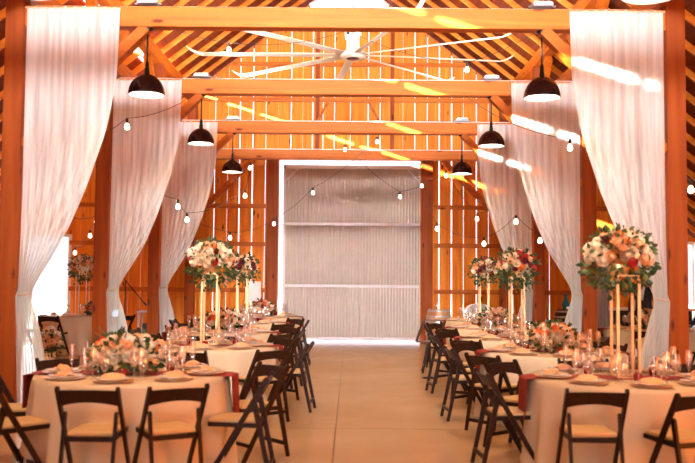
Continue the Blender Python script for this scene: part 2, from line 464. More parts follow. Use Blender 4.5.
# ------------------------------------------------------------------ pendants & uplights
def make_pendant():
    e = empty('pendant_lamp', (0, 0, 0), cat='pendant lamp', group='dome pendants under the tie beams')
    z0 = -.80; r = .215
    out = [(r, z0)] + [(r*cos(a), z0 + .255*sin(a)) for a in [k*pi/2/9*.92 for k in range(1, 10)]] + [(.028, z0+.258)]
    b = MB(); b.lathe(out, n=32); b.build('shade', 'bronze', e)
    b = MB(); b.lathe([(r*.97, z0+.002)] + [(r*.97*cos(a), z0+.002+.242*sin(a)) for a in [k*pi/2/8 for k in range(1, 8)]], n=32); b.build('shade_lining', 'shade_in', e)
    b = MB(); b.lathe([(.0001, z0+.03), (.17, z0+.03)], n=32); b.build('diffuser', 'lampglow', e)
    b = MB(); b.lathe([(.030, z0+.25), (.032, z0+.28), (.024, z0+.33), (.024, z0+.36), (.018, z0+.40), (.010, z0+.41)], n=16, capb=True, capt=True); b.build('socket_neck', 'blackmetal', e)
    b = MB(); b.tube([(0, 0, z0+.36), (0, 0, -.02)], .011, 8); b.build('rod', 'blackmetal', e)
    b = MB(); b.lathe([(.065, 0), (.065, -.018), (.03, -.035)], n=20, capt=False); b.build('ceiling_cap', 'blackmetal', e)
    return e
pend = Kind(make_pendant()); PDX = 2.33
def lamp(kind, name, loc, energy, col=(1, .8, .6), rot=(0, 0, 0), size=.1, size_y=None, spot=None, blend=.6):
    l = bpy.data.lights.new(name, kind); l.energy = energy; l.color = col
    if kind == 'AREA':
        l.size = size
        if size_y: l.shape = 'RECTANGLE'; l.size_y = size_y
    elif kind == 'SUN': l.angle = size
    else: l.shadow_soft_size = size
    if spot: l.spot_size = spot; l.spot_blend = blend
    o = bpy.data.objects.new(name, l); COL.objects.link(o); o.location = loc; o.rotation_euler = rot; return o
up0 = None
def make_uplight():
    e = empty('beam_uplight', cat='uplight', group='uplights on the tie beams')
    b = MB(); b.bb(-.12, .12, -.07, .07, 0, .05); b.bb(-.16, .16, -.02, .02, 0, .02); b.build('housing', 'hoop', e, bevel=.008)
    b = MB(); b.bb(-.10, .10, -.055, .055, .05, .056); b.build('lens', 'lampglow', e)
    return e
upl = Kind(make_uplight())
UPW, PDW = 65, 170
for i, y in enumerate(FR):
    for sx in (-1, 1):
        if i < 4:
            place(pend(), (sx*PDX, y, TB0), 0, f'dark dome pendant lamp under {FRAME_DESC[i]} tie beam from far wall, {SIDE[sx]} side')
            lamp('SPOT', 'pendant_light', (sx*PDX, y, TB0-.80), PDW, (1, .66, .34), (0, 0, 0), .12, spot=R(140), blend=.8)
            place(upl(), (sx*PDX, y-.02, TB1+.04), 0, f'small white uplight on {FRAME_DESC[i]} tie beam from far wall, {SIDE[sx]} side')
            lamp('AREA', 'uplight_light', (sx*PDX, y-.02, TB1+.12), UPW, (1, .86, .70), (R(180), 0, 0), .2)

# ------------------------------------------------------------------ ceiling fan
FY = (FR[2]+FR[3])/2; FZ = 5.66
e = empty('ceiling_fan', (0.1, FY, FZ), label='huge cream ceiling fan with eight long thin blades under the ridge', cat='ceiling fan')
b = MB(); b.tube([(0, 0, .2), (0, 0, RIDGE-.3-FZ)], .035, 12); b.build('downrod', 'steel', e)
b = MB(); b.lathe([(.0001, -.06), (.20, -.06), (.24, -.02), (.24, .05), (.13, .08), (.12, .34), (.16, .36), (.16, .42), (.04, .46)], n=28); b.build('hub', 'fan', e)
b = MB(); b.lathe([(.0001, -.07), (.11, -.068), (.13, -.055)], n=24); b.build('hub_cover', 'bronze', e)
for k in range(4):
    a = pi/4+k*pi/2; b = MB(); b.tube([(.12*cos(a), .12*sin(a), .40), (.75*cos(a), .75*sin(a), 2.6)], .008, 5); b.build('guy_wire', 'steel', e)
RB = 2.75
def blade_mesh():
    b = MB()
    def fn(u, v):
        r = .2 + (RB-.2)*v; w = (u-.5)*.12
        return (r, w*cos(.25), w*sin(.25) + .012*(1-4*(u-.5)**2))
    b.grid(fn, 4, 8)
    def fn2(u, v):
        w = (u-.5)*.12*(1-.35*v); return (RB + .30*v, w*cos(.25)+.02*v, w*sin(.25) + .10*v*v+.03*v)
    b.grid(fn2, 4, 4); return b
bm = blade_mesh().mesh('blade', 'fan')
FA = [8, 46, 98, 143, 180, 222, 290, -26]
for a in FA:
    o = bpy.data.objects.new('blade', bm); COL.objects.link(o); o.parent = e; o.rotation_euler = (0, 0, R(a))
    md = o.modifiers.new('t', 'SOLIDIFY'); md.thickness = .015

# ------------------------------------------------------------------ string lights
SOCK = MB().lathe([(.012, .0), (.020, -.02), (.020, -.07), (.014, -.075)], n=10).mesh('socket', 'cable')
BULB = MB().lathe([(.012, -.072), (.03, -.10), (.038, -.13), (.032, -.16), (.0001, -.175)], n=12).mesh('bulb', 'bulb')
CAMP = Vector((.10, 0, 1.58))
CAMR = Matrix.Rotation(.0046, 3, 'Z') @ Matrix.Rotation(pi/2+.0549, 3, 'X') @ Matrix.Rotation(.0084, 3, 'Z')
def at(x, y, Y):
    """the point of the room at depth Y seen at photo position (x, y)"""
    d = CAMR @ Vector(((x-347.5)/861, -(y-231.5)/861, -1)); return CAMP + d*(Y/d.y)
def string(pts, label):
    """pts: anchors (x, y, z) and bulbs ('b', x, y, z); the cable sags a little between them"""
    P = []; bulbs = []
    for p in pts:
        if p[0] == 'b': v = Vector(p[1])+Vector((0, 0, .13)); bulbs.append(v)
        else: v = Vector(p)
        P.append(v)
    e = empty('string_light', tuple(P[0]), label=label, cat='string lights', group='bulb strings across the nave')
    path = []
    for a, c in zip(P[:-1], P[1:]):
        L = (c-a).length
        for k in range(8):
            t = k/8; path.append(a.lerp(c, t) - Vector((0, 0, .06*L*4*t*(1-t))) - P[0])
    path.append(P[-1]-P[0])
    b = MB(); b.tube(path, .005, 5); b.build('cable', 'cable', e)
    for v in bulbs:
        for nm, me in (('socket', SOCK), ('bulb', BULB)):
            o = bpy.data.objects.new(nm, me); COL.objects.link(o); o.parent = e; o.location = v-P[0]
px = PX-PW/2
B = lambda x, y, Y: ('b', at(x, y, Y))
string([(-px, FR[1]-.05, 3.1), B(127, 127, 12.6), (-2.4, FR[2]-.1, TB0)], 'bulb string from fourth post to pendant on third tie beam, doorway side')
string([(px, FR[1]-.05, 2.95), B(570, 148, 12.0), (1.9, FR[2]-.1, TB0)], 'bulb string from fourth post to third tie beam, barrel side')
string([(-px, FR[2]-.05, 3.4), B(178, 207, 14.8), B(187, 220, 15.6), B(245, 196, 17.3), B(250, 168, 19.0), (-1.9, FR[4]-.12, TB0)], 'bulb string from third post on doorway side to beam over metal door')
string([(px, FR[2]-.05, 2.55), B(540, 241, 14.6), B(516, 222, 15.4), B(484, 244, 16.6), B(437, 229, 18.2), B(422, 186, 20.4), (1.9, FR[4]-.12, TB0)], 'bulb string from third post on barrel side to beam over metal door')
string([(-px, FR[3]-.05, 3.1), B(230, 238, 18.4), B(274, 224, 20.0), B(313, 193, 20.6), B(377, 142, 20.9), (.6, FR[4]-.12, TB1)], 'bulb string from second post on doorway side hanging before metal door')
string([(px, FR[3]-.05, 3.5), B(477, 219, 18.6), B(446, 176, 19.6), B(400, 197, 20.7), B(345, 150, 20.9), (-.4, FR[4]-.12, TB1)], 'bulb string from second post on barrel side hanging before metal door')
string([(-3.6, FR[2]+.2, 6.0), B(229, 50, 14.6), B(348, 38, 14.4), B(467, 70, 14.8), (3.6, FR[2]+.2, 6.0)], 'high bulb string above third tie beam by the ceiling fan')
string([(-px-.3, FR[1], 3.3), B(96, 222, 17.0), B(90, 236, 18.5), B(75, 253, 19.6), (-6.3, YW-.1, 2.6)], 'bulb string down the side aisle by the bright doorway')
string([(-px-.25, FR[1]+.05, 3.0), B(10, 177, 10.6), (-8.7, 13.0, 2.4)], 'bulb string from fourth post out to the doorway side wall')
string([(px+.25, FR[1]+.05, 2.9), B(691, 190, 10.8), (8.7, 13.0, 2.4)], 'bulb string from fourth post out to the barrel side wall')

# ------------------------------------------------------------------ folding chair
def make_chair():
    e = empty('folding_chair', cat='chair')
    for sx in (-1, 1):
        b = MB(); b.bar((sx*.213, -.225, .79), (sx*.213, .235, .0), .024, .044, (1, 0, 0)); b.xf(Matrix())
        b = MB()
        # stile: slim side board leaning from top rear to front foot, rounded head
        n = 10; A = Vector((sx*.213, -.225, .79)); B = Vector((sx*.213, .235, .0)); d = (B-A).normalized(); w = Vector((0, -d.z, d.y)).normalized()
        pts = []
        for k in range(7): a = pi*k/6; pts.append(A - d*(.022*sin(a)) + w*(.022*cos(a)))
        pts += [B - w*.018, B + w*.018]
        m = len(pts); vs = [p+Vector((h*.011, 0, 0)) for h in (-1, 1) for p in pts]
        b.add(vs, [tuple(range(m)), tuple(range(2*m-1, m-1, -1))] + [(i, (i+1) % m, m+(i+1) % m, m+i) for i in range(m)])
        b.build('leg', 'dark', e)
        b = MB()
        A = Vector((sx*.182, -.135, .60)); B = Vector((sx*.182, -.265, .0)); d = (B-A).normalized(); w = Vector((0, -d.z, d.y)).normalized(); pts = []
        for k in range(7): a = pi*k/6; pts.append(A - d*(.025*sin(a)) + w*(.022*cos(a)))
        pts += [B - w*.016, B + w*.016]
        vs = [p+Vector((h*.010, 0, 0)) for h in (-1, 1) for p in pts]
        b.add(vs, [tuple(range(m)), tuple(range(2*m-1, m-1, -1))] + [(i, (i+1) % m, m+(i+1) % m, m+i) for i in range(m)])
        b.build('leg', 'dark', e)
    b = MB()   # curved back slat with arched lower edge
    def slat(u, v, off):
        x = -.203+.406*u; bow = -.02*(1-(2*u-1)**2)
        zb = .665+.030*(1-(2*u-1)**2); zt = .782+.006*(1-(2*u-1)**2)
        z = zb+(zt-zb)*v
        return (x, -.225+(.79-z)*.58+bow+off, z)
    b.grid(lambda u, v: slat(u, v, .008), 12, 2); b.grid(lambda u, v: slat(1-u, v, -.008), 12, 2)
    b.grid(lambda u, v: slat(u, 1, .008-.016*v), 12, 1); b.grid(lambda u, v: slat(u, 0, -.008+.016*v), 12, 1)
    b.build('backrest', 'dark', e)
    b = MB()
    for sx in (-1, 1): b.bar((sx*.165, -.15, .432), (sx*.165, .22, .442), .02, .035)
    b.bar((-.175, -.15, .432), (.175, -.15, .432), .02, .035); b.bar((-.175, .22, .442), (.175, .22, .442), .02, .035)
    b.build('seat_frame', 'dark', e)
    b = MB(); b.bb(-.165, .165, -.145, .225, .450, .482); b.build('seat', 'pad', e, bevel=.012)
    b = MB(); b.bar((-.182, -.245, .115), (.182, -.245, .115), .018, .035); b.build('stretcher', 'dark', e)
    b = MB(); b.bar((-.205, .165, .14), (.205, .165, .14), .018, .030); b.build('stretcher', 'dark', e)
    return e
chair = Kind(make_chair())
ORD = ['first', 'second', 'third', 'fourth', 'fifth']
POS = {0: {-1: 'aisle edge', 1: 'outer edge'}, 45: {-1: 'rear aisle-side corner', 1: 'rear outer corner'}, 90: {-1: 'rear edge', 1: 'rear edge'}, 135: {-1: 'rear outer corner', 1: 'rear aisle-side corner'},
       180: {-1: 'outer edge', 1: 'aisle edge'}, 225: {-1: 'front outer corner', 1: 'front aisle-side corner'}, 270: {-1: 'front edge', 1: 'front edge'}, 315: {-1: 'front aisle-side corner', 1: 'front outer corner'}}
SD = {-1: 'doorway side', 1: 'barrel side'}

# ------------------------------------------------------------------ tables
TR = .80; TH = .76
def make_table():
    e = empty('round_table', cat='table')
    b = MB(); b.lathe([(.0001, TH-.035), (TR-.02, TH-.035), (TR-.02, TH-.008), (.0001, TH-.008)], n=40); b.build('tabletop', 'barrel', e)
    for k in range(4):
        a = pi/4+k*pi/2; b = MB(); b.tube([(.5*cos(a), .5*sin(a), TH-.03), (.58*cos(a), .58*sin(a), 0)], .016, 8); b.build('leg', 'blackmetal', e)
    return e
def cloth_mesh(seed, R0=TR):
    rnd = random.Random(seed); b = MB(); p1, p2 = rnd.uniform(0, 6), rnd.uniform(0, 6)
    n = 144
    def fn(u, v):
        a = 2*pi*u
        if v < .25:
            r = R0*v/.25; return (r*cos(a)+.0001*cos(a), r*sin(a)+.0001*sin(a), TH)
        t = (v-.25)/.75
        f = (.5+.5*sin(15*a+p1+.8*sin(3*a)))**1.3
        fl = .012*sin(min(1, t*8)*pi/2) + t*(.01+.085*f) + .008*t*sin(31*a+p2)
        r = R0 + fl; return (r*cos(a), r*sin(a), TH*(1-t) - .004*(1-abs(1-2*min(1, t*4))) + .006*t)
    b.grid(lambda u, v: fn(u, v), n, 32, closed_u=True)
    return b.mesh('tablecloth', 'linen')
CLOTHS = [cloth_mesh(s) for s in (1, 2, 3)]
table = Kind(make_table())
def runner_mesh():
    b = MB(); hw = .17; hang = .34; L = TR+.045
    def fn(u, v):
        s = -(L+hang) + 2*(L+hang)*u; y = (v-.5)*2*hw
        if abs(s) <= L: x = s; z = TH+.006
        else:
            x = math.copysign(L+.02+.05*(abs(s)-L), s); z = TH+.002-(abs(s)-L)
        y2 = y*(1-.25*max(0, abs(s)-L)/hang)
        if abs(s) > L: x += .012*sin(y*60)*math.copysign(1, s)
        else: z += .003*(1+sin(s*23+y*40))
        return (x, y2, z)
    b.grid(fn, 70, 10); return b.mesh('table_runner', 'rust')
RUN = runner_mesh()
# table ware
def ware(nm, m, prof_, n=24): return MB().lathe(prof_, n=n).mesh(nm, m)
CHG = ware('charger_plate', 'charger', [(.0001, .003), (.10, .003), (.155, .012), (.162, .013), (.155, .006), (.10, .0)])
PLT = ware('dinner_plate', 'china', [(.0001, .006), (.08, .006), (.125, .018), (.13, .019), (.125, .013), (.08, .0)])
def napkin():
    b = MB()
    def fn(u, v):
        x = (u-.5)*.17; y = (v-.5)*.15*(1-.45*abs(u-.5)*2*(1 if u > .5 else .3))
        return (x, y, .010 + .042*(1-(2*v-1)**2)*(.6+.4*sin(pi*u)) + .006*sin(20*v))
    b.grid(fn, 10, 12)
    b.grid(lambda u, v: (fn(u, v)[0], fn(u, v)[1], .004), 4, 4)
    return b.mesh('napkin', 'peach')
NAP = napkin()
WG = [(.035, .0), (.034, .003), (.006, .008), (.0045, .085), (.012, .095), (.034, .115), (.041, .145), (.038, .18), (.032, .215)]
GOB = [(.034, .0), (.033, .003), (.007, .008), (.007, .05), (.02, .06), (.038, .085), (.042, .12), (.040, .155)]
def simple(nm, me, cat, label, group, loc, rz=0, parent=None):
    o = bpy.data.objects.new(nm, me); COL.objects.link(o); o.location = loc; o.rotation_euler = (0, 0, rz)
    return tag(o, label, cat, group)
WGM = ware('wine_glass', 'glass', WG, 18); GOM = ware('water_goblet', 'glass', GOB, 18)
FLU = ware('champagne_flute', 'glass', [(.030, .0), (.029, .003), (.005, .008), (.004, .08), (.012, .10), (.026, .15), (.028, .20), (.024, .25)], 16)
VOT = ware('votive_candle', 'redglass', [(.0001, .0), (.03, .0), (.036, .03), (.034, .065), (.03, .065), (.03, .05), (.0001, .05)], 16)

# ------------------------------------------------------------------ flowers
def rose_mesh(nm, m, open_=1.0, seed=0):
    rnd = random.Random(seed); b = MB()
    rings = [(2, .011, .034, .004), (3, .020, .034, -.004), (4, .031, .029, -.012), (5, .042, .019, -.022), (6, .052, .006, -.032)]
    for ri, (n, rad, top, bot) in enumerate(rings):
        for k in range(n):
            a0 = 2*pi*(k+.37*ri)/n + rnd.uniform(-.15, .15); tl = rnd.uniform(-.003, .003)
            def fn(u, v, a0=a0, rad=rad, top=top, bot=bot, n=n, ri=ri, tl=tl):
                a = a0 + (u-.5)*2*pi/n*1.5*(.75+.25*sin(pi*v))
                r = rad*(.45+.55*sin(min(1, v*1.5)*pi/2)) * (1 - (.22 if ri < 3 else .05)*max(0, v-.6)/.4) + .004*u
                if ri > 2: r += .006*max(0, v-.75)/.25
                z = bot + (top-bot+tl)*v - .007*(2*u-1)**2*v
                return (r*cos(a), r*sin(a), z)
            b.grid(fn, 5, 5)
    b.lathe([(.0001, .024), (.010, .020), (.022, .0), (.040, -.02), (.03, -.036), (.0001, -.04)], n=10)
    b.lathe([(.0001, -.04), (.018, -.03), (.022, -.012)], n=8)
    return b.mesh(nm, m)
RS = {k: rose_mesh('rose', v, 1.0, i) for i, (k, v) in enumerate(ROSE.items())}
def foliage_mesh(seed, rx, rz, n, mname, droop=.0, ls=.075, zmin=-1.0):
    rnd = random.Random(seed); b = MB()
    for _ in range(n):
        th = rnd.uniform(0, 2*pi); ph = math.asin(rnd.uniform(max(-1, zmin), 1))
        d = Vector((cos(th)*cos(ph), sin(th)*cos(ph), sin(ph)))
        p = Vector((d.x*rx, d.y*rx, d.z*rz)) * rnd.uniform(.6, 1.12)
        if d.z < 0: p.z -= droop*rnd.random()
        dirn = (d + Vector((rnd.uniform(-.7, .7), rnd.uniform(-.7, .7), rnd.uniform(-.7, .5)))).normalized()
        sd = dirn.cross(Vector((rnd.uniform(-1, 1), rnd.uniform(-1, 1), rnd.uniform(-1, 1)))).normalized()
        l = ls*rnd.uniform(.7, 1.5); w = l*.28; up = sd.cross(dirn)
        vs = [p, p+dirn*l*.35+sd*w+up*.006, p+dirn*l*.75+sd*w*.8, p+dirn*l-up*.01, p+dirn*l*.75-sd*w*.8, p+dirn*l*.35-sd*w+up*.006, p+dirn*l*.5-up*.008]
        b.add(vs, [(0, 1, 6), (1, 2, 6), (2, 3, 6), (3, 4, 6), (4, 5, 6), (5, 0, 6)], True)
    return b.mesh('foliage', mname)
def flower_ball(e, seed, rx, rz, nro, pal, droop=.1, nl=420, cz=0, zmin=-.25):
    rnd = random.Random(seed)
    for mname, q in (('green1', .65), ('green2', .35)):
        o = bpy.data.objects.new('foliage', foliage_mesh(seed*3+(mname == 'green2'), rx, rz, int(nl*q*.8), mname, droop, .0, ) if False else foliage_mesh(seed*3+(mname == 'green2'), rx, rz, int(nl*q*.85), mname, droop, .055)); COL.objects.link(o); o.parent = e; o.location = (0, 0, cz)
    # golden-angle spread of the blooms over the dome
    for k in range(nro):
        zz = 1-(1-zmin)*(k+.5)/nro; th = k*2.39996+rnd.uniform(-.25, .25); rr = sqrt(max(0, 1-zz*zz))
        d = Vector((rr*cos(th), rr*sin(th), zz)); f = rnd.uniform(.82, 1.02)
        p = Vector((d.x*rx*f, d.y*rx*f, d.z*rz*f+cz))
        c = rnd.choices(list(pal.keys()), list(pal.values()))[0]
        o = bpy.data.objects.new('rose', RS[c]); COL.objects.link(o); o.parent = e; o.location = p
        q = Vector((d.x/rx, d.y/rx, d.z/rz)).normalized().to_track_quat('Z', 'Y'); o.rotation_mode = 'QUATERNION'; o.rotation_quaternion = q
        s = rnd.uniform(.78, 1.08) * (1.15 if c in ('cream', 'white') else 1); o.scale = (s, s, s)
    # a sprig or two that stick out
    b = MB()
    for _ in range(4):
        b = MB()
        th = rnd.uniform(0, 2*pi); l = rnd.uniform(.08, .16); d = Vector((cos(th), sin(th), rnd.uniform(.3, 1.6))).normalized()
        p0 = Vector((d.x*rx*.8, d.y*rx*.8, d.z*rz*.8+cz)); b.tube([p0, p0+d*l*.6, p0+d*l+Vector((0, 0, -.01))], [.003, .0025, .001], 4)
        for t in (.5, .7, .9, 1):
            q = p0+d*l*t; b.lathe([(.0001, -.01), (.009, 0), (.0001, .012)], q, 5)
        b.build('sprig', 'green2', e)
PAL1 = {'cream': 6, 'white': 3, 'peach': 5, 'orange': 2, 'red': 1.2, 'wine': .8}
PAL2 = {'cream': 5, 'white': 2, 'peach': 6, 'orange': 4, 'red': 1.0, 'wine': .3}
PAL3 = {'cream': 4, 'white': 2, 'peach': 5, 'orange': 1.5, 'red': 2.5, 'wine': 2}
def tall_stand(loc, label, h=.86, hw=.09, group='tall gold flower stands', rz=0):
    e = empty('flower_stand', loc, rz, label=label, cat='flower stand', group=group)
    for sx in (-1, 1):
        for sy in (-1, 1):
            b = MB(); b.bb(sx*hw-.011, sx*hw+.011, sy*hw-.011, sy*hw+.011, 0, h); b.build('post', 'gold', e)
    for nm, z in (('base_frame', .006), ('top_frame', h-.006)):
        b = MB()
        for s in (-1, 1): b.bb(-hw, hw, s*hw-.007, s*hw+.007, z-.006, z+.006); b.bb(s*hw-.007, s*hw+.007, -hw, hw, z-.006, z+.006)
        if nm == 'top_frame': b.bb(-hw, hw, -hw, hw, z-.002, z+.004)
        b.build(nm, 'gold', e)
def tall_flowers(loc, seed, label, pal, rx=.30, rz=.22, nro=42):
    e = empty('flower_arrangement', loc, seed, label=label, cat='flowers', group='flower arrangements on the gold stands')
    b = MB(); b.lathe([(.07, 0), (.09, .05), (.075, .09)], n=16, capb=True); b.build('bowl', 'gold', e)
    flower_ball(e, seed, rx, rz, nro, pal, .16, 560, .17, -.35)
def low_flowers(loc, seed, label, pal, rx=.27, rz=.16, nro=34):
    e = empty('flower_arrangement', loc, seed, label=label, cat='flowers', group='low flower centrepieces')
    b = MB(); b.lathe([(.055, 0), (.05, .012), (.03, .03), (.06, .06), (.095, .10), (.10, .12), (.09, .12)], n=20, capb=True); b.build('footed_bowl', 'gold', e)
    flower_ball(e, seed, rx, rz, nro, pal, .07, 330, .17, -.2)

TABLES = []  # side, ordinal from metal door, x, y, rot, centre, seed
LT = [(-1, 4, -1.74, 7.35, 'low'), (-1, 3, -1.60, 10.45, 'tall'), (-1, 2, -1.84, 13.05, 'low'), (-1, 1, -1.90, 15.9, 'tall'), (-1, 0, -1.80, 18.55, 'low')]
RTB = [(1, 4, 2.43, 7.35, 'tall'), (1, 3, 2.43, 9.95, 'low'), (1, 2, 2.46, 12.3, 'tall'), (1, 1, 2.58, 14.8, 'low'), (1, 0, 2.78, 17.4, 'tall')]
COLW = {'low': 'low', 'tall': 'tall'}
CH = {  # chairs by angle, with (da, dr, dfacing) tweaks
 (-1, 4): [0, 45, 135, 180, 225, 270, 315, 90],
}
skipch = {}
def setting(cx, cy, a, tid, detail=True):
    ca, sa = cos(a), sin(a); r = TR-.19
    g = f'place settings on {tid}'
    z = TH+.004
    simple('charger_plate', CHG, 'plate', f'gold charger plate on {tid}', 'charger plates on '+tid, (cx+r*ca, cy+r*sa, z+.004))
    simple('dinner_plate', PLT, 'plate', f'white dinner plate on {tid}', 'dinner plates on '+tid, (cx+r*ca, cy+r*sa, z+.013))
    simple('napkin', NAP, 'napkin', f'folded peach napkin on {tid}', 'napkins on '+tid, (cx+r*ca, cy+r*sa, z+.018), a+pi/2)
    r2 = TR-.40
    aa = a+.36; simple('champagne_flute', FLU, 'glass', f'slim champagne flute on {tid}', 'champagne flutes on '+tid, (cx+(r2+.10)*cos(aa), cy+(r2+.10)*sin(aa), z+.004))
    for off, nm, me, ct in ((.26, 'wine_glass', WGM, 'wine glass'), (.44, 'water_goblet', GOM, 'goblet')):
        aa = a+off; simple(nm, me, 'glass', f'clear {ct} on {tid}', f'{ct}s on '+tid, (cx+r2*cos(aa), cy+r2*sin(aa), z+.004))
for i, (sd, od, cx, cy, kind) in enumerate(LT+RTB):
    tid = f'{ORD[od]} table from metal door, {SD[sd]}'
    place(table(), (cx, cy, 0), random.uniform(-.2, .2), f'round banquet table under linen, {tid[:-len(SD[sd])-2]}, {SD[sd]}', 'round banquet tables')
    simple('tablecloth', CLOTHS[i % 3], 'tablecloth', f'ivory linen cloth draped over {tid}', 'ivory round tablecloths', (cx, cy, 0), random.uniform(0, 6))
    simple('table_runner', RUN, 'table runner', f'rust red runner laid across {tid}', 'rust table runners', (cx, cy, .0), 0)
    for k in range(8): setting(cx, cy, k*pi/4 + (pi/8 if False else 0), tid)
    for k in range(3):
        a = .5+k*2.1; simple('votive_candle', VOT, 'candle', f'dark red votive candle on {tid}', 'votives on '+tid, (cx+.26*cos(a)*1.25, cy+.26*sin(a)*1.25, TH+.010))
    pal = [PAL2, PAL1, PAL2, PAL3, PAL3, PAL1, PAL2, PAL3, PAL3, PAL3][i]
    if kind == 'tall':
        lab = {3: 'cream and orange', 1: 'cream and burgundy', 4: 'cream and rust', 2: 'peach and burgundy', 0: 'blush and wine'}[od]
        h = .86
        tall_stand((cx, cy, TH+.012), f'four-post gold flower stand on {tid}', h)
        tall_flowers((cx-(.05 if i == 5 else 0), cy, TH+.012+h), 11+i, f'{lab} rose ball on gold stand, {tid}', pal, .27, .21, 46)
    else:
        low_flowers((cx-(.07 if i == 0 else 0), cy, TH+.010), 31+i, f'low rose centrepiece in gold bowl on {tid}', pal, .27 if od == 4 else .24, .15, 48)

DR = .27   # seat centre beyond the cloth edge
def put_chair(sd, od, cx, cy, ang, da=0, dr=0, df=0):
    a = R(ang+da); r = TR+DR+dr
    tid = f'{ORD[od]} table from metal door, {SD[sd]}'
    c = chair(); face = a+pi+R(df)
    place(c, (cx+r*cos(a), cy+r*sin(a), 0), face-pi/2, f'dark folding chair at {POS[ang][sd]} of {tid}', 'folding chairs at the round tables')
rc = random.Random(5)
TWK = {
 (-1, 4, 0): (-23, -.02, 22), (-1, 4, 45): (-24, -.03, 20), (-1, 4, 315): (-17, -.0, 2), (-1, 4, 270): (0, -.02, 0),  # (side, ordinal, angle): (da, dr, df)
 (1, 4, 225): (13.5, .0, 30), (1, 4, 270): (4, .0, 12), (1, 4, 180): (-3, -.08, 8),
}
SKIPC = {(-1, 0, 0), (-1, 0, 45), (-1, 0, 315), (1, 0, 180), (1, 0, 135), (1, 0, 225)}
for (sd, od, cx, cy, kind) in LT+RTB:
    for ang in POS:
        if (sd, od, ang) in SKIPC: continue
        t = TWK.get((sd, od, ang), (rc.uniform(-4, 4), rc.uniform(-.03, .05), rc.uniform(-7, 7)))
        if od < 4 and ((sd < 0 and ang == 0) or (sd > 0 and ang == 180)): t = (t[0], -.08, t[2])
        put_chair(sd, od, cx, cy, ang, *t)

# ------------------------------------------------------------------ side aisles
def aisle_table(cx, cy, desc, chairs, i):
    place(table(), (cx, cy, 0), .3, f'round table under linen {desc}', 'round banquet tables')
    simple('tablecloth', CLOTHS[i % 3], 'tablecloth', f'ivory cloth on round table {desc}', 'ivory round tablecloths', (cx, cy, 0), i)
    simple('table_runner', RUN, 'table runner', f'rust runner on round table {desc}', 'rust table runners', (cx, cy, 0))
    for k in range(8): 
        a = k*pi/4; r = TR-.19; z = TH+.004
        simple('charger_plate', CHG, 'plate', f'gold charger plate on round table {desc}', 'charger plates '+desc, (cx+r*cos(a), cy+r*sin(a), z+.004))
        simple('napkin', NAP, 'napkin', f'folded peach napkin on round table {desc}', 'napkins '+desc, (cx+r*cos(a), cy+r*sin(a), z+.010), a+pi/2)
        simple('wine_glass', WGM, 'glass', f'clear wine glass on round table {desc}', 'wine glasses '+desc, (cx+.42*cos(a+.3), cy+.42*sin(a+.3), z+.004))
    for a, nm in chairs:
        aa = R(a); c = chair(); place(c, (cx+1.08*cos(aa), cy+1.08*sin(aa), 0), aa+pi/2, f'dark folding chair at {nm} of round table {desc}', 'folding chairs in the side aisles')
aisle_table(-5.6, 18.3, 'beside the bright aisle doorway', [(258, 'front'), (330, 'front nave-side corner'), (200, 'outer edge')], 1)
e = empty('flower_stand', (-5.6, 18.3, TH+.012), label='clear glass flower stand on aisle table by the bright doorway', cat='flower stand')
for sx in (-1, 1):
    for sy in (-1, 1):
        b = MB(); b.tube([(sx*.11, sy*.11, 0), (sx*.11, sy*.11, .86)], .010, 6); b.build('post', 'china', e)
b = MB(); b.bb(-.13, .13, -.13, .13, 0, .012); b.bb(-.13, .13, -.13, .13, .848, .86); b.build('top_frame', 'china', e)
tall_flowers((-5.6, 18.3, TH+.012+.86), 51, 'peach rose ball on clear stand beside bright aisle doorway', PAL2, .26, .22, 40)
low_flowers((-5.25, 17.95, TH+.010), 52, 'small red and white flowers at foot of the clear stand', PAL3, .14, .10, 16)
e = empty('flower_arrangement', (-5.35, 15.6, 0), label='loose rose and greenery arrangement standing on floor of doorway side aisle', cat='flowers')
b = MB(); b.lathe([(.10, 0), (.14, .10), (.13, .22)], n=18, capb=True); b.build('pot', 'gold', e)
flower_ball(e, 53, .22, .26, 26, PAL1, .1, 300, .40, -.3)
aisle_table(5.25, 14.9, 'beside the wine barrel side bar', [(205, 'nave edge'), (250, 'front nave-side corner'), (300, 'front outer corner')], 2)
low_flowers((5.25, 14.9, TH+.010), 54, 'low cream and orange flowers on aisle table by the bar', PAL1, .22, .16, 28)

# bar counter and bottles
e = empty('bar_counter', (6.0, 18.3, 0), label='dark bar counter with white top in barrel side aisle', cat='bar')
b = MB(); b.bb(-1.2, 1.2, -.3, .3, 0, .97); b.build('body', 'black', e)
b = MB(); b.bb(-1.25, 1.25, -.36, .36, .97, 1.02); b.build('countertop', 'white', e, bevel=.008)
for k, x in enumerate((-.95, -.55, .12, .35, .8)):
    BT = [(.0001, 0), (.036, 0), (.038, .01), (.038, .17), (.03, .20), (.013, .23), (.012, .30), (.0001, .30)]
    b = MB(); b.lathe(BT, n=14); o = b.build('bottle', ['glass', 'green2', 'white', 'glass', 'green1'][k], loc=(6.0+x, 18.25, 1.022))
    tag(o, ['clear bottle at nave end of the bar counter', 'light green bottle standing on the bar counter', 'white bottle standing mid bar counter', 'clear bottle beside white bottle on bar counter', 'dark green bottle at outer end of bar counter'][k], 'bottle', 'bottles on the bar')
b = MB()
def fc(u, v):
    a = 2*pi*u; r = .11+.02*sin(8*a); return (r*cos(a), r*sin(a), 1.95*v)
b.grid(fc, 64, 4, True); b.lathe([(.0001, 1.95), (.11, 1.95)], n=20)
o = b.build('fabric_column', 'curtaingrey', loc=(4.92, 16.6, 0)); tag(o, 'tall narrow grey pleated fabric column beside the bar counter', 'column')

